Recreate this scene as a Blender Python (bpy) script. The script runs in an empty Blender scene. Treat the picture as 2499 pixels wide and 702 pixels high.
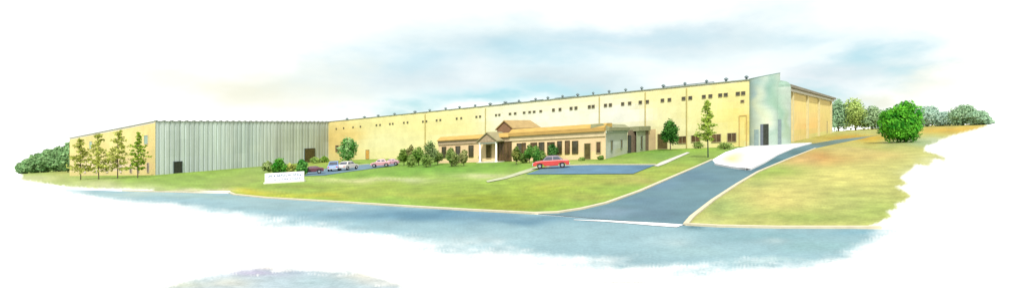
import bpy, math, random
from mathutils import Vector, Matrix, noise
from mathutils.geometry import delaunay_2d_cdt
random.seed(7)
SC = bpy.context.scene
COL = SC.collection
F = 1326.0; CX = 1249.5; HY = 340.0; SL = 0.054; EYE = 3.6     # lens, horizon and the grade of the hillside

# ---------------------------------------------------------------- survey helpers
def G(px, py):
    """point on the graded site seen at a picture position"""
    d = py - (HY - SL*(px-CX)); y = F*EYE/d
    return ((px-CX)/F*y, y)
def gz(x, y=0): return SL*x
def P(x, y, h=0): return Vector((x, y, SL*x+h))
def proj(v): return (CX+F*v[0]/v[1], HY-F*(v[2]-EYE)/v[1]) if v[1] > 1 else (0, 0)
def hgt(pt, py):      # height over the site of a point above pt seen at row py
    x, y = pt; return EYE+(HY-py)*y/F-SL*x
def onwall(px, A, B):
    r = (px-CX)/F; dx, dy = B[0]-A[0], B[1]-A[1]
    t = (r*A[1]-A[0])/(dx-r*dy); return t, (A[0]+dx*t, A[1]+dy*t)
def s2l(c):
    c /= 255.0
    return c/12.92 if c <= .04045 else ((c+.055)/1.055)**2.4
def alb(rgb, f): return tuple(min(.85, s2l(c)/f) for c in rgb)
FG, FV = 2.45, 1.78
WHITE = (.82, .82, .81)

# ---------------------------------------------------------------- objects
org = {}
class MB:
    def __init__(s): s.v = []; s.f = []; s.c = []
    def quad(s, a, b, c, d, col=None):
        n = len(s.v); s.v += [a, b, c, d]; s.f.append((n, n+1, n+2, n+3)); s.c.append(col)
    def poly(s, pts, col=None):
        n = len(s.v); s.v += pts; s.f.append(tuple(range(n, n+len(pts)))); s.c.append(col)
    def hexa(s, b, t, col=None):     # prism from bottom ring and top ring
        n = len(s.v); m = len(b); s.v += list(b)+list(t)
        s.f.append(tuple(range(n+m-1, n-1, -1))); s.c.append(col)
        s.f.append(tuple(range(n+m, n+2*m))); s.c.append(col)
        for i in range(m):
            j = (i+1) % m
            s.f.append((n+i, n+j, n+m+j, n+m+i)); s.c.append(col)
    def tube(s, a, b, ra, rb, n=8, col=None):
        a = Vector(a); b = Vector(b); d = (b-a).normalized()
        u = d.orthogonal().normalized(); w = d.cross(u)
        R = lambda c, r: [c+(u*math.cos(2*math.pi*i/n)+w*math.sin(2*math.pi*i/n))*r for i in range(n)]
        s.hexa(R(a, ra), R(b, rb), col)
    def box(s, x0, x1, y0, y1, z0, z1, col=None):
        s.hexa([Vector(p) for p in ((x0,y0,z0),(x1,y0,z0),(x1,y1,z0),(x0,y1,z0))],
               [Vector(p) for p in ((x0,y0,z1),(x1,y0,z1),(x1,y1,z1),(x0,y1,z1))], col)
    def build(s, name, m, parent=None, smooth=False, bevel=0):
        off = org.get(parent.name, Vector()) if parent else Vector()
        me = bpy.data.meshes.new(name)
        me.from_pydata([Vector(v)-off for v in s.v], [], s.f)
        if any(c is not None for c in s.c):
            ca = me.color_attributes.new('Col', 'FLOAT_COLOR', 'CORNER')
            for p, c in zip(me.polygons, s.c):
                for li in p.loop_indices: ca.data[li].color = (*(c or (1,1,1)), 1)
        me.materials.append(m); me.update()
        if smooth:
            for p in me.polygons: p.use_smooth = True
        o = bpy.data.objects.new(name, me); COL.objects.link(o)
        if bevel:
            b = o.modifiers.new('Bevel', 'BEVEL'); b.width = bevel; b.segments = 2; b.limit_method = 'ANGLE'
        if parent: o.parent = parent; org[o.name] = off
        return o
def tag(o, label=None, cat=None, group=None, kind=None):
    if label: o['label'] = label
    if cat: o['category'] = cat
    if group: o['group'] = group
    if kind: o['kind'] = kind
    return o
def thing(name, loc, label, cat, group=None):
    o = bpy.data.objects.new(name, None); COL.objects.link(o); o.location = loc
    o.empty_display_size = .3
    org[o.name] = Vector(loc); return tag(o, label, cat, group)
def copy_tree(o, parent=None):
    c = o.copy(); COL.objects.link(c)
    if parent: c.parent = parent
    for ch in list(o.children): copy_tree(ch, c)
    return c

# ---------------------------------------------------------------- materials
def nodes(name):
    m = bpy.data.materials.new(name); m.use_nodes = True
    nt = m.node_tree; return m, nt, nt.nodes['Principled BSDF']
def plain(name, rgb, var=.12, scale=1.5, rough=.85, bump=0, stretch=(1,1,1), metal=0, spec=.25, emit=None, rgb2=None):
    """albedo rgb (linear) with noise mottling; works from object coordinates"""
    m, nt, b = nodes(name); L = nt.links
    tc = nt.nodes.new('ShaderNodeTexCoord'); mp = nt.nodes.new('ShaderNodeMapping')
    mp.inputs['Scale'].default_value = stretch
    L.new(tc.outputs['Object'], mp.inputs['Vector'])
    nz = nt.nodes.new('ShaderNodeTexNoise'); nz.inputs['Scale'].default_value = scale
    nz.inputs['Detail'].default_value = 5; nz.inputs['Roughness'].default_value = .6
    L.new(mp.outputs[0], nz.inputs['Vector'])
    cr = nt.nodes.new('ShaderNodeValToRGB')
    a = rgb2 or tuple(max(0, c*(1-var)) for c in rgb); c2 = tuple(min(.9, c*(1+var)) for c in rgb) if not rgb2 else rgb
    cr.color_ramp.elements[0].position = .33; cr.color_ramp.elements[1].position = .67
    cr.color_ramp.elements[0].color = (*a, 1); cr.color_ramp.elements[1].color = (*c2, 1)
    L.new(nz.outputs['Fac'], cr.inputs[0]); L.new(cr.outputs[0], b.inputs['Base Color'])
    b.inputs['Roughness'].default_value = rough; b.inputs['Metallic'].default_value = metal
    b.inputs['Specular IOR Level'].default_value = spec
    if bump:
        bp = nt.nodes.new('ShaderNodeBump'); bp.inputs['Strength'].default_value = bump; bp.inputs['Distance'].default_value = .05
        L.new(nz.outputs['Fac'], bp.inputs['Height']); L.new(bp.outputs[0], b.inputs['Normal'])
    return m
def attr(name, var=.15, scale=2., stretch=(1,1,1), fine=12., rough=.9, bump=.3, transl=0):
    """albedo from the mesh's own colour attribute, broken up by two noises"""
    m, nt, b = nodes(name); L = nt.links
    at = nt.nodes.new('ShaderNodeAttribute'); at.attribute_name = 'Col'
    tc = nt.nodes.new('ShaderNodeTexCoord'); mp = nt.nodes.new('ShaderNodeMapping')
    mp.inputs['Scale'].default_value = stretch
    L.new(tc.outputs['Object'], mp.inputs['Vector'])
    fac = None
    for sc, w in ((scale, var), (fine, var)):
        nz = nt.nodes.new('ShaderNodeTexNoise'); nz.inputs['Scale'].default_value = sc
        nz.inputs['Detail'].default_value = 4; L.new(mp.outputs[0], nz.inputs['Vector'])
        mr = nt.nodes.new('ShaderNodeMapRange')
        mr.inputs['From Min'].default_value = .3; mr.inputs['From Max'].default_value = .7
        mr.inputs['To Min'].default_value = 1-w; mr.inputs['To Max'].default_value = 1+w
        L.new(nz.outputs['Fac'], mr.inputs['Value'])
        if fac is None: fac = mr.outputs[0]
        else:
            mu = nt.nodes.new('ShaderNodeMath'); mu.operation = 'MULTIPLY'
            L.new(fac, mu.inputs[0]); L.new(mr.outputs[0], mu.inputs[1]); fac = mu.outputs[0]
    vm = nt.nodes.new('ShaderNodeVectorMath'); vm.operation = 'SCALE'
    L.new(at.outputs['Color'], vm.inputs[0]); L.new(fac, vm.inputs['Scale'])
    L.new(vm.outputs[0], b.inputs['Base Color'])
    b.inputs['Roughness'].default_value = rough; b.inputs['Specular IOR Level'].default_value = .15
    if bump:
        bp = nt.nodes.new('ShaderNodeBump'); bp.inputs['Strength'].default_value = bump; bp.inputs['Distance'].default_value = .04
        L.new(nz.outputs['Fac'], bp.inputs['Height']); L.new(bp.outputs[0], b.inputs['Normal'])
    if transl:
        tr = nt.nodes.new('ShaderNodeBsdfTranslucent'); L.new(vm.outputs[0], tr.inputs['Color'])
        mx = nt.nodes.new('ShaderNodeMixShader'); mx.inputs[0].default_value = transl
        out = nt.nodes['Material Output']
        L.new(b.outputs[0], mx.inputs[1]); L.new(tr.outputs[0], mx.inputs[2]); L.new(mx.outputs[0], out.inputs[0])
    return m
M = {}
M['ground'] = plain('pale_ground', (.82,.82,.81), .03, .4)
M['grass'] = attr('grass', .14, .7, fine=6, bump=.9)
M['asphalt'] = attr('asphalt', .09, .5, fine=9, bump=.15)
M['stucco'] = attr('stucco', .065, .5, fine=6, bump=.1)
M['metal_wall'] = attr('metal_wall', .10, .5, (1,1,.06), fine=2.2, bump=.1, rough=.6)
M['leaf'] = attr('leaf', .12, 1.2, fine=8, bump=0, rough=.7, transl=.25)
M['kerb'] = plain('kerb', alb((250,240,205), 2.2), .08, 3)
M['paint'] = plain('road_paint', (.62,.62,.61), .08, 4)
M['bark'] = plain('bark', (.09,.07,.045), .3, 4, bump=.4)
M['barkg'] = plain('bark_dark_green', (.035,.055,.035), .3, 4, bump=.4)
M['glass'] = plain('window_glass', (.045,.04,.02), .4, 1.5, rough=.2, spec=.5)
M['glassb'] = plain('brown_glass', (.085,.05,.02), .5, .9, rough=.3, spec=.4)
M['frame'] = plain('window_frame', (.3,.26,.14), .1, 3)
M['trim'] = plain('grey_green_trim', alb((165,180,160), 2.2), .2, 1.5)
M['vent'] = plain('vent_metal', (.10,.14,.14), .3, 3, rough=.5, metal=.2)
M['door'] = plain('dark_door', (.03,.035,.025), .3, 3)
M['bdoor'] = plain('brown_door', (.075,.06,.018), .35, 1.8)
M['odoor'] = plain('orange_door', (.45,.25,.055), .2, 2)
M['roofmem'] = plain('roof_membrane', (.45,.45,.42), .15, .3)

# ---------------------------------------------------------------- colour tables (albedo of each ground or wall patch, some shade painted in)
def blobcol(base, blobs, px, py, nz=.0, seed=0):
    c = list(base)
    jx = noise.noise(Vector((px*.012, py*.03, seed)))*35; jy = noise.noise(Vector((px*.012, py*.04, seed+5)))*9
    for (bx, by, rx, ry, col, s) in blobs:
        d = ((px+jx-bx)/rx)**2+((py+jy-by)/ry)**2
        if d < 6:
            w = s*math.exp(-d)
            c = [a*(1-w)+b*w for a, b in zip(c, col)]
    if nz:
        n = noise.noise(Vector((px*.03, py*.16, seed+9)))*nz
        c = [max(0, min(255, a*(1+n))) for a in c]
    return c
def inside(p, poly):
    x, y = p; r = False; j = len(poly)-1
    for i in range(len(poly)):
        xi, yi = poly[i]; xj, yj = poly[j]
        if (yi > y) != (yj > y) and x < (xj-xi)*(y-yi)/(yj-yi)+xi: r = not r
        j = i
    return r
def densify(poly, step, jit=0, seed=0):
    out = []
    for i, a in enumerate(poly):
        b = poly[(i+1) % len(poly)]; n = max(1, int(math.hypot(b[0]-a[0], (b[1]-a[1])*2)/step))
        for k in range(n):
            t = k/n; x = a[0]+(b[0]-a[0])*t; y = a[1]+(b[1]-a[1])*t
            if jit: x += noise.noise(Vector((x*.05, y*.1, seed)))*jit; y += noise.noise(Vector((x*.05, y*.1, seed+3)))*jit*.3
            out.append((x, y))
    return out
def sheet(name, poly, z, mat, colf, gx=12, gy=5, f=None, jit=0, factor=None, kind='structure'):
    pl = densify(poly, gx, jit)
    xs = [p[0] for p in pl]; ys = [p[1] for p in pl]
    pts = [Vector(p) for p in pl]; n = len(pts)
    y = min(ys)+gy/2; r = 0
    while y < max(ys):
        x = min(xs)+(gx/2 if r % 2 else 0)
        while x < max(xs):
            q = (x+random.uniform(-.2,.2)*gx, y+random.uniform(-.2,.2)*gy)
            if inside(q, pl): pts.append(Vector(q))
            x += gx
        y += gy; r += 1
    res = delaunay_2d_cdt(pts, [(i, (i+1) % n) for i in range(n)], [], 1, 1e-4)
    me = bpy.data.meshes.new(name)
    vs = []
    for p in res[0]:
        x, y = G(p.x, p.y); vs.append((x, y, SL*x+z))
    me.from_pydata(vs, [], [tuple(f_) for f_ in res[2]])
    ca = me.color_attributes.new('Col', 'FLOAT_COLOR', 'POINT')
    for i, p in enumerate(res[0]):
        ca.data[i].color = (*alb(colf(p.x, p.y), factor or FG), 1)
    me.materials.append(mat); me.update()
    for p in me.polygons:
        if p.normal.z < 0: p.flip()
    o = bpy.data.objects.new(name, me); COL.objects.link(o)
    return tag(o, kind=kind)

def edged(px, py, line, wid, seed=0):
    """0 at the frayed edge polyline, 1 well inside: how much grass has grown over the bare pale ground"""
    d = 1e9
    for a, b in zip(line, line[1:]):
        ax, ay = a[0], a[1]*1.6; bx, by = b[0], b[1]*1.6; x, y = px, py*1.6
        vx, vy = bx-ax, by-ay; t = max(0, min(1, ((x-ax)*vx+(y-ay)*vy)/(vx*vx+vy*vy+1e-9)))
        d = min(d, math.hypot(x-ax-vx*t, y-ay-vy*t))
    n = noise.noise(Vector((px*.02, py*.16, seed)))*.8+noise.noise(Vector((px*.06, py*.5, seed+4)))*.5
    w = max(0, min(1, d/wid*(1+max(-.75, n))-.12)); return w*w*(3-2*w)
def frayed(c, px, py, line, wid, seed=0):
    w = edged(px, py, line, wid, seed); return [a*w+(b+30)*(1-w) for a, b in zip(c, (255,255,250))]
# ---------------------------------------------------------------- the ground
mb = MB(); R = 2500
ny = 24
for i in range(ny):
    for j in range(ny):
        x0 = -R+2*R*i/ny; x1 = -R+2*R*(i+1)/ny; y0 = -R*.2+R*1.8*j/ny; y1 = -R*.2+R*1.8*(j+1)/ny
        mb.quad(P(x0,y0), P(x1,y0), P(x1,y1), P(x0,y1))
tag(mb.build('ground', M['ground']), kind='structure')

W3 = (255,255,252)
LAWN = [(50,417),(50,440),(100,448),(180,459),(300,463),(370,465),(470,467),(560,465),(572,473),(650,481),(800,490),(1000,503),(1150,512),(1300,520.5),(1360,519),
        (1420,510),(1480,496),(1560,467),(1640,432),(1700,406),(1745,386),(1770,371),(1800,361),(1835,357),(1840,348),(1500,360),(1100,374),(800,386),(640,396),(375,418),(190,421),(190,411)]
lawnb = [
 (110,435,90,14,(214,216,150),.8),(60,440,60,10,(235,238,190),.7),(150,420,60,6,(208,200,110),.7),(250,450,120,9,(236,232,180),.7),(300,458,90,6,(250,246,222),.8),
 (480,443,130,12,(160,192,92),.9),(450,440,110,8,(156,192,84),.8),(600,440,70,14,(176,196,98),.8),(500,466,150,5,(246,236,205),.95),
 (560,452,50,5,(178,184,110),.5),(620,468,60,8,(214,206,60),.95),(700,480,120,8,(212,212,66),.85),(720,453,60,3,(150,160,70),.7),  # thin olive streak: shadow under the sign painted into the lawn
 (880,441,130,6,(242,238,180),.95),(1000,443,70,5,(242,244,214),.8),(870,460,120,14,(188,196,84),.7),(800,478,60,8,(212,202,66),.6),(940,424,150,10,(140,188,72),.9),
 (1080,412,150,16,(132,188,68),.95),(1060,400,60,8,(128,180,60),.6),(1180,430,80,8,(236,238,180),.9),(1240,430,60,5,(215,222,150),.6),(1230,402,60,6,(120,178,60),.6),
 (1080,460,150,20,(172,192,78),.6),(1180,488,120,16,(158,176,46),.9),(1330,460,90,22,(196,204,70),.8),(1260,505,90,10,(166,172,52),.8),(1000,478,160,8,(206,206,92),.5),(1380,450,80,8,(206,210,110),.5),
 (1470,440,90,16,(186,188,80),.7),(1560,440,60,12,(206,196,108),.75),(1440,480,70,12,(190,190,90),.6),(1650,410,60,14,(188,192,84),.7),
 (1620,380,80,12,(134,180,78),.85),(1520,392,60,8,(170,192,92),.7),(1720,385,50,10,(160,186,84),.7),(1540,425,120,7,(190,200,84),.8),(1790,362,30,8,(150,184,110),.7),
 (1420,398,60,5,(190,200,120),.7),(1600,368,60,5,(110,165,60),.6),(1000,390,100,6,(190,200,110),.5),(780,398,60,8,(184,190,84),.7),(640,415,60,10,(168,190,110),.6),
 (1120,388,50,6,(225,215,130),.6),(1350,392,90,5,(222,214,140),.6)]
LFRAY = [(50,416),(50,440),(100,448),(180,459),(300,463),(370,465)]
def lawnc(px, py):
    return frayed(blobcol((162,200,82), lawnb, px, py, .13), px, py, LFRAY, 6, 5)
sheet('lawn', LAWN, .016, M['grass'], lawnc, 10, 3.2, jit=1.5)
FIELD = [(1676,548.5),(1690,530),(1740,490),(1800,450),(1850,420),(1920,390),(1985,362),(1975,349),(1935,351),(1905,352),(2025,322),(2100,315),(2200,309),(2300,304),(2412,303.5),
         (2415,309),(2370,322),(2340,330),(2298,344),(2290,350),(2262,358),(2262,366),(2300,378),(2316,386),(2308,396),(2283,393),(2268,408),(2236,404),(2225,420),(2202,433),(2212,440),(2226,448),(2200,458),(2232,478),(2215,487),(2226,494),
         (2192,499),(2200,509),(2170,517),(2190,531),(2160,538),(2150,546),(2125,552),(1900,555.5),(1750,552.5)]
fieldb = [
 (2100,336,90,10,(232,190,48),.98),(2060,337,40,5,(206,160,70),.7),(2330,318,100,9,(232,190,70),.98),(2120,325,60,6,(200,200,120),.8),(2230,350,60,7,(160,192,140),.8),(2290,345,40,8,(205,222,190),.7),
 (2010,385,75,20,(224,170,92),.98),(1960,392,50,12,(228,190,120),.8),(2130,380,70,20,(230,206,122),.85),(2120,358,80,5,(180,188,84),.6),(2080,362,60,6,(232,206,130),.6),
 (1890,422,70,14,(166,198,84),.95),(1950,430,60,10,(198,200,110),.6),(2060,430,100,26,(240,232,134),.95),(1900,480,90,36,(238,226,134),.95),(1760,505,60,26,(176,200,116),.85),
 (1980,530,150,14,(176,196,100),.85),(1740,540,50,7,(214,220,140),.6),(2120,510,90,30,(184,206,104),.9),(2280,390,50,12,(236,238,178),.8),(2250,420,50,14,(240,242,190),.8),
 (2070,500,60,24,(206,212,124),.7),(1850,447,40,12,(190,208,120),.6),(2020,350,40,7,(226,196,110),.7)]
FRAY = FIELD[14:43]
sheet('field', FIELD, .016, M['grass'], lambda x, y: frayed(blobcol((208,210,120), fieldb, x, y, .10, 3), x, y, FRAY, 9, 3), 8, 3, jit=3)

ROAD_FAR = [(120,457),(180,462),(370,468),(470,470.5),(560,471.5),(650,483.5),(800,492.5),(1000,505.5),(1150,514.5),(1300,522.5),(1676,550.5),(1750,554.5),(1900,557.5),(2060,558),(2140,559),(2200,560),(2280,564)]
ROAD_NEAR = [(2300,580),(2240,600),(2150,630),(1980,668),(1700,688),(1400,690),(1100,680),(850,645),(600,590),(400,532),(250,495),(120,468)]
def interp(tab, x):
    for (a, b), (c, d) in zip(tab, tab[1:]):
        if a <= x <= c: return b+(d-b)*(x-a)/(c-a)
    return tab[0][1] if x < tab[0][0] else tab[-1][1]
NEARS = sorted(ROAD_NEAR)
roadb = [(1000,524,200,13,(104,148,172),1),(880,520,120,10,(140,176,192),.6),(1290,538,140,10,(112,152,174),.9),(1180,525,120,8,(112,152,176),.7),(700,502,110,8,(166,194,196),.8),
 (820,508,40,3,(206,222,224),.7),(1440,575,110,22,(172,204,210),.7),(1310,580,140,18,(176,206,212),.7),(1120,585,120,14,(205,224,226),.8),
 (1880,575,160,12,(150,190,196),.85),(2110,567,80,7,(142,186,200),.9),(1690,553,22,7,(92,132,142),.85),(1750,560,60,5,(130,170,180),.7),  # small dark blob: bluish shadow near the stop line, painted in
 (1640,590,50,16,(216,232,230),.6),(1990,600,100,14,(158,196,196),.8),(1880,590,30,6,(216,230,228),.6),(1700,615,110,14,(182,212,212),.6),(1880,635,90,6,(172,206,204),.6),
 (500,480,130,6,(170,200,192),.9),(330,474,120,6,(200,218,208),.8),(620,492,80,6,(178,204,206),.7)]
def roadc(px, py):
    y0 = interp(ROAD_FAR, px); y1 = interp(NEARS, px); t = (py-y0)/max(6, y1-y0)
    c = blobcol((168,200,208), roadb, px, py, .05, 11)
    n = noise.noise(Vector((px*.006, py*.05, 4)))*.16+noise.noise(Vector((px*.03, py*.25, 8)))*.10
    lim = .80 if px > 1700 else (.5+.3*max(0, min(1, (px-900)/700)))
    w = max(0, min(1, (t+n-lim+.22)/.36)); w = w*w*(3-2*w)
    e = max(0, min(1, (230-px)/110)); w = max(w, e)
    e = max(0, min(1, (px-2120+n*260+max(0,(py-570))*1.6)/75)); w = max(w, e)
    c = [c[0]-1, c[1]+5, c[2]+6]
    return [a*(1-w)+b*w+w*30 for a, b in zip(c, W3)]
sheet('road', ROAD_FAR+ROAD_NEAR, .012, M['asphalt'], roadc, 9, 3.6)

DL = [(1300,521.5),(1360,520),(1420,511),(1480,497),(1560,468),(1640,433),(1700,407),(1738,390),(1749,402)]
DRIVE = DL+[(1790,410.5),(1826,416),(1865,398),(1895,380),(1935,363),(1980,351),(2040,341),(2100,334),(2140,330),(2105,338),(2050,349),(1990,362),(1920,390),(1850,420),(1800,450),(1740,490),(1690,530),(1672,550)]
driveb = [(1450,525,110,16,(140,172,190),.6),(1600,450,60,14,(120,156,180),.8),(1600,520,80,25,(112,146,164),.8),(1700,430,60,14,(106,144,164),.8),(1500,520,60,8,(150,178,200),.5),
 (1850,410,50,12,(92,132,146),.9),(1890,392,60,10,(84,132,138),.9),(1950,372,50,8,(88,128,128),.8),(2020,350,60,6,(120,140,116),.9),(2100,337,50,5,(180,166,100),.9),(1560,490,60,10,(118,156,180),.6)]
sheet('driveway', DRIVE, .024, M['asphalt'], lambda x, y: blobcol((122,162,172), driveb, x, y, .05, 5), 9, 3)
sheet('paved_island', [(1749,402.5),(1760,388),(1775,375),(1800,364),(1838,355),(1900,352),(1978,350),(1933,362.5),(1893,379.5),(1863,397.5),(1826,415.5),(1790,410)], .15, M['asphalt'],
      lambda x, y: [v*(1.0 if 0 else 1.06) for v in blobcol((250,253,255), [(1792,392,26,10,(240,235,168),.95),(1815,384,20,8,(244,238,190),.6)], x, y, .02, 2)], 8, 3)
sheet('car_park', [(1284,426),(1318,414),(1350,406),(1440,403.5),(1600,403.5),(1572,414),(1545,425),(1440,425.5)], .062, M['asphalt'],
      lambda x, y: blobcol((112,156,186), [(1330,418,40,6,(128,160,160),.7),(1480,414,60,5,(124,172,204),.6),(1580,410,30,5,(96,134,160),.6)], x, y, .06, 6), 9, 2.4)
sheet('parking_strip', [(742,430),(752,421),(790,413),(850,405),(900,401),(968,400),(970,404),(905,412),(845,420),(792,428)], .062, M['asphalt'],
      lambda x, y: blobcol((134,168,184), [(780,422,30,5,(108,146,176),.7)], x, y, .06, 7), 8, 2)
sheet('path', [(1190,446),(1235,437),(1290,421),(1318,409),(1312,406),(1280,416),(1228,433),(1186,442)], .066, M['asphalt'],
      lambda x, y: blobcol((226,232,190), [(1300,412,20,8,(210,225,180),.6)], x, y, .1, 8), 8, 2)
tag(sheet('footpath', [(1596,406),(1612,397),(1640,386),(1676,372),(1684,373),(1655,386),(1625,400),(1606,407)], .072, M['asphalt'],
      lambda x, y: (255,252,240), 7, 2), kind='structure')
TINTB = [(620,662,70,10,(200,194,218),.9),(710,656,60,6,(182,200,216),.9),(440,694,60,12,(236,236,200),.6),(560,690,60,14,(246,244,226),.7),(890,674,62,12,(250,240,218),.8),(790,690,90,16,(186,214,218),.8),(670,652,40,4,(226,206,196),.7),(960,690,60,12,(250,248,236),.7)]  # top of another painting, laid as a tinted ground patch; no water
tag(sheet('tinted_patch', TINT := [(360,706),(420,684),(500,667),(560,656),(600,648),(650,644),(700,648),(790,655),(850,654),(900,662),(960,680),(1020,706)], .008, M['asphalt'],
      lambda x, y: blobcol((226,236,230), [(620,662,60,10,(206,200,222),.8),(700,654,50,6,(200,214,224),.8),(440,694,70,14,(238,238,200),.8),(560,690,60,14,(246,244,226),.7),(880,672,60,12,(248,240,224),.8),(780,690,80,16,(196,220,222),.7),(660,650,30,4,(224,206,196),.6),(960,690,60,12,(250,248,236),.7)], x, y, .05, 9) if 0 else frayed(blobcol((204,224,232), TINTB, x, y, .08, 9), x, y, TINT[:12], 22, 9), 8, 2.6, jit=9), kind='structure')

# kerbs and the painted line
def strip(name, pts, w, h, mat, z0=0, taper=None, label=None):
    pp = []
    for a, b in zip(pts, pts[1:]):
        n = max(2, int(math.dist(a, b)/14))
        pp += [(a[0]+(b[0]-a[0])*k/n, a[1]+(b[1]-a[1])*k/n) for k in range(n)]
    pp.append(pts[-1]); gp = [G(*p) for p in pp]; m = MB(); N = len(gp)
    rows = []
    for i, (x, y) in enumerate(gp):
        a = gp[max(0, i-1)]; b = gp[min(N-1, i+1)]; dx, dy = b[0]-a[0], b[1]-a[1]; l = math.hypot(dx, dy) or 1
        nx, ny_ = -dy/l, dx/l; ww = w*(taper(i/(N-1)) if taper else 1)/2
        rows.append((P(x+nx*ww, y+ny_*ww, z0), P(x+nx*ww, y+ny_*ww, z0+h), P(x-nx*ww, y-ny_*ww, z0+h), P(x-nx*ww, y-ny_*ww, z0)))
    for r, q in zip(rows, rows[1:]):
        for k in range(3): m.quad(r[k], r[k+1], q[k+1], q[k])
    m.poly(list(rows[0])); m.poly(list(rows[-1])[::-1])
    return tag(m.build(name, mat), kind='structure')
strip('kerb', [(300,465),(370,467.5),(470,470),(560,470),(572,475),(650,483),(800,492),(1000,505),(1150,514),(1300,521.8),(1360,520),(1420,511),(1480,497),(1560,468),(1640,433),(1700,407),(1738,390)], .26, .10, M['kerb'])
strip('kerb', [(1990,362),(1920,390),(1850,420),(1800,450),(1740,490),(1690,530),(1674,549),(1750,553.5),(1900,556.6),(2060,557),(2150,557)], .2, .09, M['kerb'])
strip('kerb', [(1749,402.5),(1790,410.5),(1826,415.8),(1863,398),(1893,380),(1933,363),(1978,350.5)], .4, .2, M['paint'])
strip('kerb', [(1749,402.5),(1760,388),(1775,375),(1800,364)], .3, .17, M['paint'])
strip('kerb', [(1318,413),(1352,405),(1440,402.6),(1600,402.6)], .22, .12, M['kerb'], .03)
strip('kerb', [(755,420),(790,412.3),(850,404.4),(900,400.5)], .22, .12, M['kerb'], .03)
strip('road_marking', [(1400,537),(1480,540),(1560,545),(1660,552)], .62, .004, M['paint'], .03, taper=lambda t: .12+.88*min(1, t*1.3))

# ---------------------------------------------------------------- buildings
def wallgrid(mb, A, B, hA, hB, h0A, h0B, colf, f, nu, nh, off=0):
    """upright wall from A to B as a grid with its own colours"""
    dx, dy = B[0]-A[0], B[1]-A[1]; l = math.hypot(dx, dy); nx, ny_ = -dy/l*off, dx/l*off
    def pt(i, j):
        t = i/nu; a = h0A+(h0B-h0A)*t; b = hA+(hB-hA)*t
        return P(A[0]+dx*t+nx, A[1]+dy*t+ny_, a+(b-a)*j/nh)
    for i in range(nu):
        for j in range(nh):
            q = [pt(i,j), pt(i+1,j), pt(i+1,j+1), pt(i,j+1)]
            c = sum((v for v in q), Vector())/4; p = proj(c)
            mb.quad(*q, alb(colf(*p), f))
def opening(parent, A, B, px, hc, w, hh, out, pane, frame='frame', name='window', fw=.08, sub='pane', bars=0):
    """a framed opening on the wall A-B: frame mesh with its pane (or leaf) as a child"""
    t, (x, y) = onwall(px, A, B); dx, dy = B[0]-A[0], B[1]-A[1]; l = math.hypot(dx, dy); ux, uy = dx/l, dy/l
    nx, ny_ = out
    def bx(m, a0, a1, z0, z1, d0, d1):
        ring = lambda z: [P(x+ux*a+nx*d, y+uy*a+ny_*d, 0)+Vector((0,0,z)) for a, d in ((a0,d0),(a1,d0),(a1,d1),(a0,d1))]
        m.hexa(ring(z0), ring(z1))
    m = MB(); z0, z1 = hc-hh/2, hc+hh/2
    bx(m, -w/2-fw, -w/2, z0-fw, z1+fw, -.02, .12); bx(m, w/2, w/2+fw, z0-fw, z1+fw, -.02, .12)
    bx(m, -w/2, w/2, z1, z1+fw, -.02, .12); bx(m, -w/2, w/2, z0-fw, z0, -.02, .14)
    for k in range(bars):
        a = -w/2+w*(k+1)/(bars+1); bx(m, a-.03, a+.03, z0, z1, .0, .10)
    fr = m.build(name, M[frame], parent)
    m = MB(); bx(m, -w/2, w/2, z0, z1, -.01, .04)
    m.build(sub, M[pane], fr)
    return fr
def prism(mb, ring, h0, h1, col=None):
    b = [P(x, y, (h0[i] if isinstance(h0, (list, tuple)) else h0)) for i, (x, y) in enumerate(ring)]
    t = [P(x, y, (h1[i] if isinstance(h1, (list, tuple)) else h1)) for i, (x, y) in enumerate(ring)]
    mb.hexa(b, t, col)
def unit(a, b):
    l = math.dist(a, b); return ((b[0]-a[0])/l, (b[1]-a[1])/l)
def add(a, u, s, v=(0,0), t=0): return (a[0]+u[0]*s+v[0]*t, a[1]+u[1]*s+v[1]*t)

VR = (.582, .813)
A = G(1830, 357); B = G(800, 392)
UF = unit(A, B)                                  # along the front, leftwards and away
OUTF = (-VR[0], -VR[1])
E = G(2031, 325); K = G(1903, 352)
HA, HB = 12.05, 12.25
# --- main warehouse
wh = thing('warehouse', P(*A), 'very long cream warehouse with a row of small paired windows under its roof', 'warehouse')
frontb = [(1040,330,130,40,(252,240,160),.8),(830,340,50,60,(248,214,128),.85),(960,345,90,35,(254,250,200),.7),(900,300,60,14,(250,240,168),.7),(1150,300,60,30,(252,240,158),.7),
 (1340,290,170,50,(255,255,240),.97),(1500,280,90,40,(255,255,244),.95),(1640,300,50,60,(254,250,196),.7),(1790,300,50,80,(252,238,150),.9),(1700,260,50,30,(253,246,178),.7),
 (1820,310,16,50,(246,220,120),.7),(1230,300,40,30,(255,254,232),.8),(1100,335,60,14,(254,250,205),.5)]
fcol = lambda x, y: blobcol((253,245,178), frontb, x, y, .03, 21)
m = MB(); wallgrid(m, A, B, HA, HB, -.3, -.3, fcol, FV, 130, 10)
wallgrid(m, K, A, HA-.1, HA, -.3, -.3, fcol, FV, 4, 10)
endb = [(1945,300,14,50,(246,214,140),.7),(1985,310,24,30,(240,196,118),.8),(2010,280,20,30,(222,206,128),.7),(1970,260,30,20,(226,212,130),.6),(2000,330,40,10,(206,212,130),.7)]
Kb = K
wallgrid(m, Kb, E, 10.2, 10.2, -.3, -.3, lambda x, y: blobcol((234,212,142), endb, x, y, .04, 23), FV*.80, 60, 8)
BK = add(E, UF, 122); 
wallgrid(m, E, BK, 10.2, 12, -.3, -.3, lambda x, y: (236,222,160), FV, 20, 3); wallgrid(m, BK, B, 12, HB, -.3, -.3, lambda x, y: (236,222,160), FV, 20, 3)
m.build('wall', M['stucco'], wh)
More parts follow.
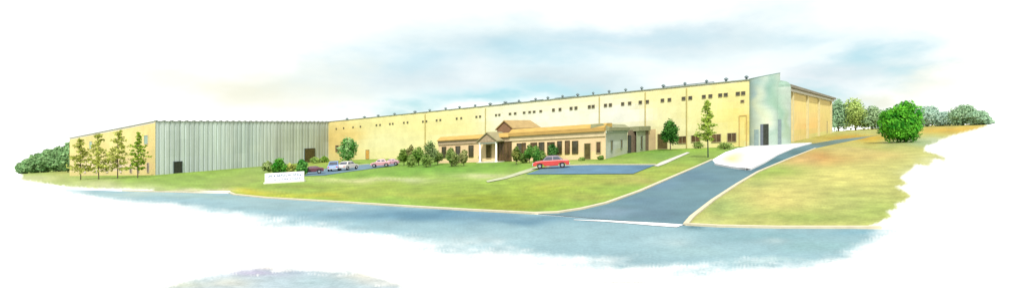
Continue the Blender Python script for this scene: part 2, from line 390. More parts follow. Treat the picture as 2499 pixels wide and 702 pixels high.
m = MB(); prism(m, [A, B, BK, E, add(K, UF, .0)], [HA-.25, HB-.25, 10.3, 10.0, 10.1], [HA-.1, HB-.1, 10.5, 10.25, 10.25]); m.build('roof', M['roofmem'], wh)
# coping along the front
m = MB()
for (p0, p1, h0, h1) in ((add(A, UF, .0), B, HA, HB),):
    o = OUTF; r = [add(p0, o, .12), add(p1, o, .12), add(p1, o, -.35), add(p0, o, -.35)]
    prism(m, r, [h0, h1, h1, h0], [h0+.16, h1+.16, h1+.16, h0+.16])
m.build('coping', M['trim'], wh)
# end wall: overhanging roof edge, pale soffit band and pilasters
OUTE = (VR[1], -VR[0])
m = MB(); a = add(Kb, VR, 3); b = add(E, VR, .5)
prism(m, [add(a, OUTE, 1.1), add(b, OUTE, 1.1), add(b, OUTE, -1.5), add(a, OUTE, -1.5)], 10.75, 11.3); m.build('roof_edge', plain('dark_roof_edge', (.16,.15,.11), .25, 1.2), wh)
m = MB(); prism(m, [add(a, OUTE, .5), add(b, OUTE, .5), add(b, OUTE, -.4), add(a, OUTE, -.4)], 10.2, 10.75); m.build('soffit_band', plain('soffit', alb((240,240,225), 1.7), .06, 1), wh)
for px in (1931, 1968, 1996, 2026):
    t, q = onwall(px, Kb, E); w_ = .55
    m = MB(); prism(m, [add(q, VR, -w_, OUTE, -.05), add(q, VR, w_, OUTE, -.05), add(q, VR, w_, OUTE, .45), add(q, VR, -w_, OUTE, .45)], -.2, 10.18)
    m.build('pilaster', plain('pilaster', alb((246,234,178), 1.9), .08, 1.2), wh)
opening(wh, Kb, E, 1921, 2.3, 1.2, 4.2, OUTE, 'glassb', 'frame', 'doorway', sub='door_leaf')
opening(wh, Kb, E, 2018, 2.2, .9, 3.4, OUTE, 'glassb', 'frame', 'doorway', sub='door_leaf')
# windows under the roof
wins = [821,839,862,880,919,928,952,959,986,995,1032.5,1041,1066,1075,1115,1126,1163,1172,1211,1219,1245,1257.6,1279.5,1293,1304,1320,1351,1367,1394,1406,1438.7,1448,1478,1490,
        1520,1537,1563,1580,1617,1634,1668.5,1685,1718,1734,1758,1771.5,1801,1814]
for k, px in enumerate(wins):
    opening(wh, A, B, px, 9.75+(.15 if px < 1000 else 0), .66 if px > 1230 else .55, .62 if px > 1330 else .42, OUTF, 'glass', fw=.04)
for px, py, w_, h_ in ((1665,341,1.5,1.3),(1698,338,1.6,1.2),(1748,337,1.6,1.4),(1786,335,1.45,1.5),(823,362,1.5,1.9)):
    t, q = onwall(px, A, B); h = hgt(q, py)
    opening(wh, A, B, px, h, w_, h_, OUTF, 'glassb', 'frame', fw=.1, bars=1)
opening(wh, A, B, 1812, hgt(onwall(1812, A, B)[1], 247), .5, .35, OUTF, 'glassb', 'frame', 'wall_vent', sub='louvre')
opening(wh, A, B, 1617, 1.6, 1.9, 2.9, OUTF, 'bdoor', 'frame', 'door', sub='door_leaf')
opening(wh, A, B, 897, 1.5, 1.5, 2.6, OUTF, 'odoor', 'frame', 'door', sub='door_leaf')
m = MB()       # tall sand-coloured frame at the right end
for (a0, a1, z0, z1) in ((.5,.62,.1,5.6),(1.75,1.87,.1,5.6),(.5,1.87,5.6,5.74)):
    prism(m, [add(A, UF, a0, OUTF, -.01), add(A, UF, a1, OUTF, -.01), add(A, UF, a1, OUTF, .1), add(A, UF, a0, OUTF, .1)], z0, z1)
m.build('door_surround', plain('sand_trim', alb((238,200,120), 2), .08, 2), wh)
for px, d in ((1038,.25),(1185,.14),(1463,.16),(1575,.14),(1676,.14)):
    t, q = onwall(px, A, B); m = MB()
    m.tube(P(*add(q, OUTF, .1), .1), P(*add(q, OUTF, .1), 11.7), d/2+.03, d/2+.03, 8)
    m.build('downpipe', plain('downpipe', alb((226,208,130), 2.1), .15, 2), wh)
vents = [841,883.5,917,957,1007,1043,1082,1116,1154,1191,1228,1261,1302,1332,1368,1405,1443,1482,1522.6,1562,1615,1668,1721,1769,1819]
for k, px in enumerate(vents):
    t, q = onwall(px, A, B); q = add(q, OUTF, -.9); m = MB(); s = (.32 if k > 10 else .42)*random.uniform(.85, 1.2)
    z = 12.0
    m.tube(P(*q, z), P(*q, z+.62), s*.55, s*.55, 10); m.tube(P(*q, z+.62), P(*q, z+.82), s*1.15, s*.95, 12); m.tube(P(*q, z+.82), P(*q, z+1.0), s*.95, .08, 12)
    m.tube(P(*q, z), P(*q, z+.15), s*1.1, s*.7, 12)
    m.build('roof_vent', M['vent'], wh, smooth=False)
for a0, a1 in ((1222,1268),(1290,1322),(1350,1400),(1615,1740)):
    m = MB(); p0 = add(onwall(a0, A, B)[1], OUTF, -.7); p1 = add(onwall(a1, A, B)[1], OUTF, -.7)
    m.tube(P(*p0, 12.42), P(*p1, 12.42), .07, .07, 6)
    n = int(math.dist(p0, p1)/1.5)
    for i in range(n+1):
        q = (p0[0]+(p1[0]-p0[0])*i/max(1,n), p0[1]+(p1[1]-p0[1])*i/max(1,n)); m.tube(P(*q, 12), P(*q, 12.42), .04, .04, 5)
    m.build('roof_rail', M['vent'], wh)

# --- grey ribbed wing with cream end
Pq = G(378, 427); Q = G(170, 429); Bq = add(B, UF, -.3); hP, hQ, hB2 = 11.75, 10.7, 12.2
gw = thing('warehouse_wing', P(*Pq), 'low grey wing of ribbed metal with a cream end wall behind four thin pines', 'warehouse')
UG = unit(Pq, Bq); OG = (UG[1], -UG[0]); UL = unit(Pq, Q); OL = (UL[1], -UL[0])
if OL[1] > 0: OL = (-OL[0], -OL[1])
greyb = [(400,360,12,90,(222,228,226),.5),(430,360,40,60,(178,190,186),.6),(520,350,40,80,(196,210,204),.5),(600,350,40,70,(176,192,186),.6),(700,350,60,70,(182,188,172),.6),(640,360,14,60,(206,216,206),.5),(780,350,20,60,(172,178,156),.7),(480,400,60,20,(196,206,212),.5),(740,330,40,40,(168,178,158),.6),(560,340,10,60,(206,214,206),.5)]
m = MB(); L_ = math.dist(Pq, Bq); nr = 46; gcol = lambda x, y: blobcol((202,213,210), greyb, x, y, .0, 31)
for i in range(nr):
    a0 = L_*i/nr; a1 = L_*(i+.62)/nr; a2 = L_*(i+1)/nr
    v = random.uniform(.93, 1.04)
    cf = lambda x, y: [min(255, c*v) for c in gcol(x, y)]
    hh = lambda a: hP+(hB2-hP)*a/L_
    p0, p1, p2 = add(Pq, UG, a0), add(Pq, UG, a1), add(Pq, UG, a2)
    wallgrid(m, add(p0, OG, .06), add(p1, OG, .06), hh(a0), hh(a1), -.3, -.3, cf, FV*.72, 1, 6)
    wallgrid(m, add(p1, OG, .06), add(p1, OG, -.06), hh(a1), hh(a1), -.3, -.3, cf, FV*.72, 1, 3)
    wallgrid(m, add(p1, OG, -.06), add(p2, OG, -.06), hh(a1), hh(a2), -.3, -.3, cf, FV*.72, 1, 6)
    wallgrid(m, add(p2, OG, -.06), add(p2, OG, .06), hh(a2), hh(a2), -.3, -.3, cf, FV*.72, 1, 3)
m.build('metal_wall', M['metal_wall'], gw)
lb = [(300,350,70,34,(246,232,160),.8),(220,360,40,40,(228,216,140),.7),(200,400,30,20,(236,220,160),.6),(340,405,50,15,(244,208,150),.8),(260,406,70,14,(252,228,202),.85),(370,360,12,60,(248,222,150),.8),(230,330,60,14,(226,216,150),.6)]
m = MB(); lcol = lambda x, y: blobcol((240,222,150), lb, x, y, .04, 33)
wallgrid(m, add(Pq, OG, .13), Pq, hP, hP, -.3, -.3, lcol, FV, 1, 4)
wallgrid(m, add(Pq, UL, 0), Q, hP, hQ, -.3, -.3, lcol, FV, 40, 8)
BQ = add(Q, UG, 55); wallgrid(m, Q, BQ, hQ, 11, -.3, -.3, lcol, FV, 6, 3); wallgrid(m, BQ, add(Bq, UF, 50), 11, 11, -.3, -.3, lcol, FV, 6, 3)
m.build('wall', M['stucco'], gw)
m = MB(); prism(m, [add(Pq, OG, -.1), Q, BQ, Bq], [hP-.3, hQ-.3, 10.7, hB2-.3], [hP-.1, hQ-.1, 10.9, hB2-.1]); m.build('roof', M['roofmem'], gw)
m = MB()
for i in range(nr*2):      # toothed eave of the ribbed wall
    a0 = L_*(i+.15)/(nr*2); a1 = L_*(i+.85)/(nr*2); h = hP+(hB2-hP)*a0/L_; e = .12 if i % 3 else .3
    prism(m, [add(Pq, UG, a0, OG, .2), add(Pq, UG, a1, OG, .2), add(Pq, UG, a1, OG, -.3), add(Pq, UG, a0, OG, -.3)], h-.05, h+e)
m.build('eave', plain('eave_metal', alb((166,176,166), 2), .2, 1.5), gw)
m = MB(); prism(m, [add(Pq, OL, .15), add(Q, OL, .15), add(Q, OL, -.3), add(Pq, OL, -.3)], [hP, hQ, hQ, hP], [hP+.15, hQ+.15, hQ+.15, hP+.15]); m.build('coping', M['trim'], gw)
Pq2, Bq2 = add(Pq, OG, .13), add(Bq, OG, .13)
opening(gw, Pq2, Bq2, 434, 1.35, 2.0, 2.6, OG, 'door', 'vent', 'door', sub='door_leaf')
opening(gw, Pq2, Bq2, 756, 2.2, 4.4, 3.9, OG, 'bdoor', 'vent', 'loading_door', sub='door_leaf')
for px, h, w_, hh_, g in ((362,1.7,.9,1.9,'glassb'),(338,1.6,1.0,1.7,'glassb'),(320,1.6,1.0,1.7,'glassb'),(262,1.7,1.2,1.6,'glassp'),(235,1.7,1.2,1.6,'glassp'),(295,1.6,1.0,1.6,'glassp'),(208,1.7,1.2,1.6,'glassp'),(357,8.0,1.6,1.7,'glasst'),(222,8.2,1.5,1.6,'glasst')):
    if g == 'glassp' and g not in M: M[g] = plain('pale_pane', alb((250,226,214), 2), .1, 1)
    if g == 'glasst' and g not in M: M[g] = plain('teal_pane', alb((160,196,170), 2), .15, 1, rough=.3)
    opening(gw, Pq, Q, px, h, w_*1.25, hh_*1.1, OL, g, 'kerb')

# --- curved corner tower
TC = G(1865, 355.2); r1 = 2.6
tw = thing('corner_tower', P(*TC), 'pale grey green curved tower at the right end of the long warehouse', 'tower')
m = MB(); towb = [(1850,300,16,50,(210,228,206),.8),(1890,215,14,40,(146,184,172),.9),(1852,280,15,60,(226,228,192),.85),(1838,230,12,40,(168,198,204),.7),(1862,270,14,40,(218,232,200),.6),(1900,275,14,70,(150,188,162),.8),(1918,310,8,50,(160,186,150),.7),(1870,340,20,20,(196,216,206),.6),(1850,200,20,10,(160,196,196),.6)]  # pale lit left and darker teal right are painted into the drum
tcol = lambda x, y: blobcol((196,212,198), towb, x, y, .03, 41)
def drum(m, c, r, h0, h1, a0, a1, n, f, nh=10, slant=0):
    for i in range(n):
        b0 = math.radians(a0+(a1-a0)*i/n); b1 = math.radians(a0+(a1-a0)*(i+1)/n)
        p, q = (c[0]+r*math.cos(b0), c[1]+r*math.sin(b0)), (c[0]+r*math.cos(b1), c[1]+r*math.sin(b1))
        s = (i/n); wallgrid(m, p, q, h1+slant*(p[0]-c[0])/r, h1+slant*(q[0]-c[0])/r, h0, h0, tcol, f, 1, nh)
TC1 = (TC[0], TC[1])
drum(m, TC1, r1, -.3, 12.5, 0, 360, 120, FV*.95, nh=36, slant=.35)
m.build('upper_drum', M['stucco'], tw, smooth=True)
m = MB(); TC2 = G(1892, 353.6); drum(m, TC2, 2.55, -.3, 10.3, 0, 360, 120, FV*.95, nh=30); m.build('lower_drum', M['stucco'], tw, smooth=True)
m = MB(); n_ = 40; ring = [(TC1[0]+(r1+.04)*math.cos(2*math.pi*k/n_), TC1[1]+(r1+.04)*math.sin(2*math.pi*k/n_)) for k in range(n_)]
prism(m, ring, [12.5+.35*(q[0]-TC1[0])/r1 for q in ring], [12.62+.35*(q[0]-TC1[0])/r1 for q in ring]); m.build('tower_cap', plain('tower_cap', alb((150,186,176), 2.1), .12, 1.5), tw)
m = MB(); rr = [(2.55, 10.3), (2.45, 10.75), (2.2, 11.1), (1.75, 11.4), (1.0, 11.6), (.1, 11.65)]
for (ra, za), (rb, zb) in zip(rr, rr[1:]):
    for k in range(40):
        a0, a1 = 2*math.pi*k/40, 2*math.pi*(k+1)/40
        m.quad(P(TC2[0]+ra*math.cos(a0), TC2[1]+ra*math.sin(a0), za), P(TC2[0]+ra*math.cos(a1), TC2[1]+ra*math.sin(a1), za), P(TC2[0]+rb*math.cos(a1), TC2[1]+rb*math.sin(a1), zb), P(TC2[0]+rb*math.cos(a0), TC2[1]+rb*math.sin(a0), zb))
m.build('lower_dome', plain('tower_dome', alb((168,200,180), 2.1), .1, 1.5), tw, smooth=True)
def drumdoor(px, w, h, mat, nm, c=TC1, r=r1):
    m = MB(); th = math.atan2(-c[1], -c[0])
    best = min((abs(proj(P(c[0]+r*math.cos(a), c[1]+r*math.sin(a), 2))[0]-px), a) for a in [th+i*.01 for i in range(-140, 140)])[1]
    da = w/r/2; ring = []
    for rr in (r+.06, ): ring = [(c[0]+rr*math.cos(best+da*(k/3)), c[1]+rr*math.sin(best+da*(k/3))) for k in range(-3, 4)]
    ring += [(c[0]+(r-.1)*math.cos(best+da*(k/3)), c[1]+(r-.1)*math.sin(best+da*(k/3))) for k in range(3, -4, -1)]
    prism(m, ring, .1, h); return m.build(nm, mat, tw)
drumdoor(1868, 1.0, 3.9, M['door'], 'door')
drumdoor(1859, .45, 3.9, plain('bluish_sidelight', alb((130,140,150), 2), .1, 2), 'sidelight')
drumdoor(1846, .8, 3.0, plain('pale_panel', alb((176,200,196), 2), .1, 2), 'wall_panel')
drumdoor(1900, .9, 4.6, plain('slate_panel', alb((150,170,170), 2), .15, 2), 'wall_panel', TC2, 2.55)

# --- office building in front
C0 = G(1478, 388); OFL = onwall(1070, C0, add(C0, UF, 30))[1]; S1 = G(1531, 374)
LO = math.dist(C0, OFL)
of = thing('office_building', P(*C0), 'low tan office with golden sloping roof edge and gabled entrance porch', 'office')
wc = lambda x, y: blobcol((246,218,172), [(1120,360,60,10,(236,200,160),.7),(1330,378,90,8,(246,226,150),.8),(1440,350,30,16,(242,212,170),.8),(1460,380,20,8,(248,230,160),.7),(1110,385,60,6,(250,236,160),.8)], x, y, .04, 51)
sc_ = lambda x, y: blobcol((204,210,190), [(1490,360,16,20,(206,214,214),.6),(1515,370,14,10,(206,206,160),.6)], x, y, .05, 52)  # grey-green side wall: its shade is put into the colour
depth = 13
RB = add(OFL, VR, depth); US = unit(C0, S1); OS = (US[1], -US[0])
m = MB(); wallgrid(m, C0, OFL, 4.0, 4.0, -.2, -.2, wc, FV*.86, 50, 6)
wallgrid(m, OFL, RB, 4.0, 4.0, -.2, -.2, wc, FV, 8, 3); wallgrid(m, RB, S1, 4.0, 4.0, -.2, -.2, wc, FV, 8, 3)
wallgrid(m, C0, S1, 4.0, 4.0, -.2, -.2, sc_, FV*.92, 16, 6)
m.build('wall', M['stucco'], of)
goldm = plain('golden_roof', alb((240,200,110), 2.4), .12, .8, stretch=(1,1,4)); goldd = plain('golden_fascia', alb((222,180,104), 2.0), .1, .8, stretch=(1,1,3))
tanm = plain('tan_band', alb((244,222,180), 1.75), .08, 1.2); greenr = plain('green_grey_roof', alb((168,170,130), 1.9), .18, 1, stretch=(1,1,4))
pm = 13.0      # metres of the lower left wing
t, PM = onwall(1245, C0, OFL)
def roofband(p, q, o, hb, h1, h2, h3, inset, mg, mt, nm='roof'):
    m = MB(); prism(m, [add(p, o, .18), add(q, o, .18), add(q, o, -.15), add(p, o, -.15)], hb, h1); m.build('fascia', mt, of)
    m = MB()
    b = [P(*add(p, o, .5), h1), P(*add(q, o, .5), h1), P(*add(q, o, -.1), h1), P(*add(p, o, -.1), h1)]
    tt = [P(*add(p, o, .5), h2), P(*add(q, o, .5), h2), P(*add(q, o, -.1), h2), P(*add(p, o, -.1), h2)]
    m.hexa(b, tt); m.build('roof_edge', goldd if mg is goldm else mg, of)
    m = MB()
    tt = [P(*add(p, o, .45), h2), P(*add(q, o, .45), h2), P(*add(q, o, -inset-1), h2), P(*add(p, o, -inset-1), h2)]
    t2 = [P(*add(p, o, -inset*.4), h3), P(*add(q, o, -inset*.4), h3), P(*add(q, o, -inset-1), h3), P(*add(p, o, -inset-1), h3)]
    m.hexa(tt, t2); m.build(nm, mg, of)
roofband(C0, PM, OUTF, 3.35, 4.1, 4.65, 5.25, 1.2, goldm, tanm)
roofband(PM, OFL, OUTF, 3.3, 4.0, 4.12, 4.75, 1.2, goldm, plain('pinkish_band', alb((222,196,160), 2.0), .08, 1.2))
roofband(add(C0, US, .02), S1, OS, 3.75, 4.1, 4.6, 5.2, 1.2, greenr, plain('grey_green_band', alb((190,204,186), 1.9), .06, 1.2))
m = MB(); prism(m, [add(C0, VR, .9), add(OFL, VR, .9), RB, S1], 3.9, 4.6); m.build('flat_roof', M['roofmem'], of)
for px, h, w_, hh_ in ((1084,1.95,.9,1.9),(1118,1.95,.95,1.9),(1150,1.95,.95,1.9),(1268,1.95,.9,1.8),(1279,1.95,.6,1.9),(1303,1.95,1.1,1.8),(1322,1.95,.9,1.8),(1345,1.9,1.2,1.8),(1366,1.95,.7,1.9),(1385,1.95,.7,1.9),(1404,1.9,.9,1.8)):
    opening(of, C0, OFL, px, h, w_, hh_, OUTF, 'glassb' if int(px) % 2 else 'glass', 'bdoor', fw=.07, bars=1 if w_ > 1 else 0)
opening(of, C0, OFL, 1434, 1.22, .95, 2.3, OUTF, 'bdoor', 'frame', 'door', sub='door_leaf')
opening(of, C0, OFL, 1461, 1.75, .62, 1.55, OUTF, 'glassb', 'frame')
opening(of, C0, S1, 1492, 1.85, 1.5, 1.5, OS, 'glassb', 'trim')
opening(of, C0, S1, 1516, 1.9, 1.6, 1.3, OS, 'glassb', 'trim')
# link and rear block
L1 = G(1534, 373); L2 = G(1553, 371.5); S2 = G(1583, 367)
m = MB(); prism(m, [G(1532, 373), G(1553, 371), add(G(1553, 371), VR, 6), add(G(1532, 373), VR, 6)], -.2, 4.1); m.build('brick_link', plain('brick', (.17,.125,.085), .3, 2.5, bump=.3, rgb2=(.10,.08,.05)), of)
m = MB(); prism(m, [G(1531.5, 373.8), G(1539, 373.4), add(G(1539, 373.4), VR, .3), add(G(1531.5, 373.8), VR, .3)], 0, 3.2); m.build('recess_shade', M['door'], of)  # dark slab painted in for the shade of the link's recess
m = MB(); wallgrid(m, L2, S2, 4.1, 4.1, -.2, -.2, lambda x, y: (186,194,162), FV*.92, 6, 4); wallgrid(m, L2, add(L2, UF, 2, VR, 8), 4.1, 4.1, -.2, -.2, wc, FV, 4, 4)
wallgrid(m, S2, add(S2, VR, 6), 4.1, 4.1, -.2, -.2, wc, FV, 4, 4); m.build('rear_wall', M['stucco'], of)
U2 = unit(L2, S2); O2 = (U2[1], -U2[0])
m = MB(); prism(m, [add(L2, O2, .4), add(S2, O2, .4), add(S2, O2, -4), add(L2, O2, -4)], 3.9, 4.75); m.build('rear_roof', greenr, of)
opening(of, L2, S2, 1565, 1.7, 1.2, 2.4, O2, 'glass', 'trim', 'door', sub='door_leaf')
# raised gable behind the porch
def gable(p, u, v, w, d, hb, he, hp, wallm, roofm, over=.25, hip=0, nw='gable', nr='gable_roof'):
    """p left front corner, u across the face (width w), v backwards (depth d)"""
    c = [p, add(p, u, w), add(p, u, w, v, d), add(p, v, d)]
    m = MB(); mid = add(p, u, w/2)
    b = [P(*c[0], hb), P(*c[1], hb), P(*c[1], he), P(*mid, hp), P(*c[0], he)]
    bb = [P(*add(q, v, d), h) for q, h in ((c[0], hb), (c[1], hb), (c[1], he), (mid, hp-hip), (c[0], he))]
    m.hexa(b, bb); m.build(nw, wallm, of)
    m = MB(); th = .16; sl = (hp-he)/(w/2)
    for sgn in (0, 1):
        e = add(p, u, -over) if sgn == 0 else add(p, u, w+over); ez = he-over*sl
        f0, f1 = add(e, v, -over), add(e, v, d); r0, r1_ = add(mid, v, -over), add(mid, v, d-hip*1.5)
        ring = [P(*f0, ez+.02), P(*r0, hp+.02), P(*r1_, hp+.02), P(*f1, ez+.02)]
        m.hexa(ring, [q+Vector((0,0,th)) for q in ring])
    m.build(nr, roofm, of)
UR = (-UF[0], -UF[1])
bm = plain('brown_gable', (.21,.115,.06), .3, 1.5, rgb2=(.15,.09,.05)); rm = plain('tan_roof', alb((222,190,126), 2.4), .12, 1, stretch=(1,1,3))
gp = add(onwall(1213, add(C0, VR, 2.0), add(OFL, VR, 2.0))[1], UR, 0)
gable(gp, UR, VR, 3.3, 8.5, 3.5, 5.5, 6.75, bm, rm, nw='raised_gable', nr='raised_roof', hip=.5)
m = MB(); q = add(gp, UR, 3.45); prism(m, [add(q, VR, -.1), add(q, VR, 8.4), add(q, VR, 8.4, UR, .12), add(q, VR, -.1, UR, .12)], 5.15, 5.42); m.build('eave_trim', plain('brown_eave', (.16,.11,.06), .2, 2), of)
# porch
PO = G(1170, 397); pw = 3.5; pd = 4.2
pgm = plain('porch_gable', (.30,.23,.15), .2, 2.5); prm = plain('porch_roof', alb((196,186,140), 2.4), .15, 1, stretch=(1,1,3))
gable(add(PO, UR, -.25, VR, -.1), UR, VR, pw+.5, pd, 3.35, 3.5, 4.85, pgm, prm, over=.22, nw='porch_gable', nr='porch_roof')
for a, b_ in ((.05, .1), (pw-.05, .1)):
    q = add(PO, UR, a, VR, b_); m = MB()
    m.tube(P(*q, 0), P(*q, .25), .25, .25, 16); m.tube(P(*q, .25), P(*q, 3.1), .17, .15, 16); m.tube(P(*q, 3.1), P(*q, 3.33), .17, .26, 16)
    m.build('column', plain('white_column', (.78,.78,.76), .04, 2), of, smooth=False)
m = MB(); prism(m, [add(PO, UR, -.2, VR, -.05), add(PO, UR, pw+.2, VR, -.05), add(PO, UR, pw+.2, VR, .25), add(PO, UR, -.2, VR, .25)], 3.1, 3.345); m.build('porch_beam', plain('beam', (.22,.25,.2), .15, 2), of)
m = MB(); prism(m, [add(PO, UR, -.4, VR, -.3), add(PO, UR, pw+.4, VR, -.3), add(PO, UR, pw+.4, VR, 2.05), add(PO, UR, -.4, VR, 2.05)], -.15, .1); m.build('porch_floor', plain('porch_floor', (.5,.48,.4), .1, 2), of)
opening(of, C0, OFL, 1193, 1.8, 1.0, 2.2, OUTF, 'bdoor', 'frame', bars=0)
dr = opening(of, C0, OFL, 1232, 1.75, 2.6, 3.1, OUTF, 'glassb', 'bdoor', 'entrance_door', fw=.12, bars=3)
# side wall closing the right of the porch behind the column
q = add(PO, UR, pw+.05, VR, 2.0)

# ---------------------------------------------------------------- plants
def leafcol(dark, light, p, seed, f=1.45):
    n = .5+.9*noise.noise(Vector(p)*.9+Vector((seed*7.3, 0, 0)))+random.uniform(-.3, .3)
    n = max(0, min(1, n)); a = alb(dark, f); b = alb(light, f)
    return tuple(x*(1-n)+y*n for x, y in zip(a, b))
def leaf(m, c, s, col, nrm=None):
    n = Vector((random.gauss(0,1), random.gauss(0,1), random.gauss(0,1)))
    if nrm is not None: n = n*.6+nrm*1.4
    n.normalize(); u = n.orthogonal().normalized(); w = n.cross(u); a = random.uniform(0, 6.28)
    e = u*math.cos(a)+w*math.sin(a); g = n.cross(e)
    m.quad(c-e*s*.55, c-g*s*.35+e*.1*s, c+e*s*.6, c+g*s*.35+e*.1*s, col)
def crown(m, blobs, n, s, dark, light, seed, lf=1.45):
    tot = sum(b[3]*b[4]*b[5] for b in blobs)
    for (cx, cy, cz, rx, ry, rz) in blobs:
        for _ in range(int(n*rx*ry*rz/tot)):
            d = Vector((random.gauss(0,1), random.gauss(0,1), random.gauss(0,1))).normalized()
            r = random.random()**.38*(1+.22*noise.noise(d*2.2+Vector((seed, cx, cz))))
            c = Vector((cx+d.x*rx*r, cy+d.y*ry*r, cz+d.z*rz*r))
            leaf(m, c, s*random.uniform(.7, 1.35), leafcol(dark, light, c, seed, lf), d)
def bushy(name, px, py, top, wpx, dark, light, label, cat, group=None, n=1400, trunk=.16, seed=1, tree=True, s=None, bark='bark', lf=1.35):
    x, y = G(px, py); H = hgt((x, y), top); Wd = wpx*y/F; rnd = random.Random(seed)
    t = thing(name, P(x, y), label, cat, group); base = P(x, y)
    s = s or max(.16, Wd*.05); th = H*trunk if tree else 0
    bl = []; K_ = 9 if tree else 7
    for i in range(K_):
        a = rnd.uniform(0, 6.28); k = (i+.5)/K_; zz = th+(H-th)*(.16+.70*k)
        env = math.sin(math.pi*min(1, .22+.70*k))**.7
        rr = Wd/2*env; r = rr*rnd.uniform(.45, .68); q = max(0, rr-r)
        rz = min((H-th)*.26, max(r*1.1, (H-th)*.18))
        bl.append((math.cos(a)*q, math.sin(a)*q, min(zz, H-rz*.95), r, r, rz))
    bl.append((0, 0, th+(H-th)*.48, Wd*.34, Wd*.34, (H-th)*.40)); bl.append((0,0,H-(H-th)*.2, Wd*.2, Wd*.2, (H-th)*.2))
    m = MB(); crown(m, bl, n, s, dark, light, seed, lf); m.v = [Vector(v)+base for v in m.v]
    m.build('crown', M['leaf'], t)
    m = MB(); tr = max(.06, Wd*.028)
    m.tube(base-Vector((0,0,.2)), base+Vector((0,0,th+(H-th)*.55)), tr, tr*.5, 8)
    for b in bl[:5]:
        m.tube(base+Vector((0,0,th+(H-th)*.12)), base+Vector(b[:3]), tr*.5, tr*.15, 5)
    m.build('trunk' if tree else 'stem', M[bark], t)
    return t
def pine(name, px, py, top, wpx, dark, light, label, group=None, seed=1, dens=1., bark='bark', lo=.18, leafs=.2, tw=.012, tiers=15):
    x, y = G(px, py); H = hgt((x, y), top); Wd = wpx*y/F; rnd = random.Random(seed); base = P(x, y)
    t = thing(name, base, label, 'tree', group); mt = MB(); mc = MB()
    lean = Vector((rnd.uniform(-.03,.03), 0, 1))
    mt.tube(base-Vector((0,0,.2)), base+lean*H*.5, H*tw, H*tw*.7, 8); mt.tube(base+lean*H*.5, base+lean*H*.97, H*tw*.7, .02, 8)
    for i in range(tiers):
        k = lo+(1-lo)*(i+rnd.random()*.5)/tiers; env = (1-k)/(1-lo); env = min(1, env*1.15+.10)*rnd.uniform(.55, 1.1)
        for j in range(rnd.choice((3,4,5))):
            a = rnd.uniform(0, 6.28); Lb = Wd/2*env*rnd.uniform(.5, 1.1); d = Vector((math.cos(a), math.sin(a), rnd.uniform(-.1,.35)))
            p0 = base+lean*H*k; p1 = p0+d*Lb; mt.tube(p0, p1, H*tw*.3, .012, 4)
            for q in range(int(17*dens*(.4+env))):
                u = rnd.uniform(.15, 1.05); c = p0+d*Lb*u+Vector((rnd.gauss(0,.12),rnd.gauss(0,.12),rnd.gauss(0,.10)))*(.5+Wd*.12)
                leaf(mc, c, leafs*rnd.uniform(.7,1.3), leafcol(dark, light, c-base, seed, 1.15))
    mc.build('crown', M['leaf'], t); mt.build('trunk', M[bark], t)
    return t
# four thin pines before the cream end wall
pg = 'thin pines before the cream end wall'
OLV, OLL = (132,142,46), (196,202,104)
pine('pine_tree', 197, 438, 338, 82, OLV, OLL, 'thin olive pine nearest the left end of the cream end wall', pg, 3, 1.0, leafs=.42, tw=.011)
pine('pine_tree', 241, 437, 324, 87, OLV, OLL, 'thin olive pine, second from the left before the cream end wall', pg, 4, 1.0, leafs=.42, tw=.011)
pine('pine_tree', 287, 435, 318, 97, OLV, OLL, 'thin olive pine, third from the left before the cream end wall', pg, 5, 1.0, leafs=.42, tw=.011)
pine('pine_tree', 336, 434, 322, 60, (96,130,30), (170,196,70), 'thin bright green pine closest to the grey ribbed wall', pg, 6, 1.0, leafs=.42, tw=.011)
# woods left of the wing
gl = 'far trees left of the wing'
for i, (px, py, top, w_, lab) in enumerate(((66,423,388,30,'lowest of the far trees, at the left end of the wood'),(90,421,374,36,'second far tree from the left end of the wood, low and rounded'),(116,420,363,40,'middle far tree of the wood left of the cream end wall'),
        (143,418,357,40,'broad dark far tree just left of the tree touching the cream wall'),(166,420,346,34,'tallest far tree, touching the left edge of the cream end wall'))):
    bushy('broadleaf_tree', px, py, top, w_+16, (112,158,98), (146,182,122), lab, 'tree', gl, 4200, .0, 10+i, s=1.1, lf=1.3)
# far trees right, haze put into their pale bluish leaf colours
gr_ = 'far trees behind the field'
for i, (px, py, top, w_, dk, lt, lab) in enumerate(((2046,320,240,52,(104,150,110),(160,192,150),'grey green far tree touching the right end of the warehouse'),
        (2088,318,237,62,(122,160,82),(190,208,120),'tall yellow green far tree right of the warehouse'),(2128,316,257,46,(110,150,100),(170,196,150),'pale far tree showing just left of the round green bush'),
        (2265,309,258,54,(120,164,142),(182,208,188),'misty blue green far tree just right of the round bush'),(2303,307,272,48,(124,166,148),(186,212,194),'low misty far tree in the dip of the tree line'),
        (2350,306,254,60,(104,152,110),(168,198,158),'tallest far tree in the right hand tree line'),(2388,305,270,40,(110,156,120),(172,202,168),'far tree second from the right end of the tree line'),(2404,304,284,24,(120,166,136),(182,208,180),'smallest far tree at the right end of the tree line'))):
    bushy('broadleaf_tree', px, py, top, w_+16, tuple((a+b)//2 for a, b in zip(dk, lt)), lt, lab, 'tree', gr_, 4200, .0, 30+i, s=.62, lf=1.2)
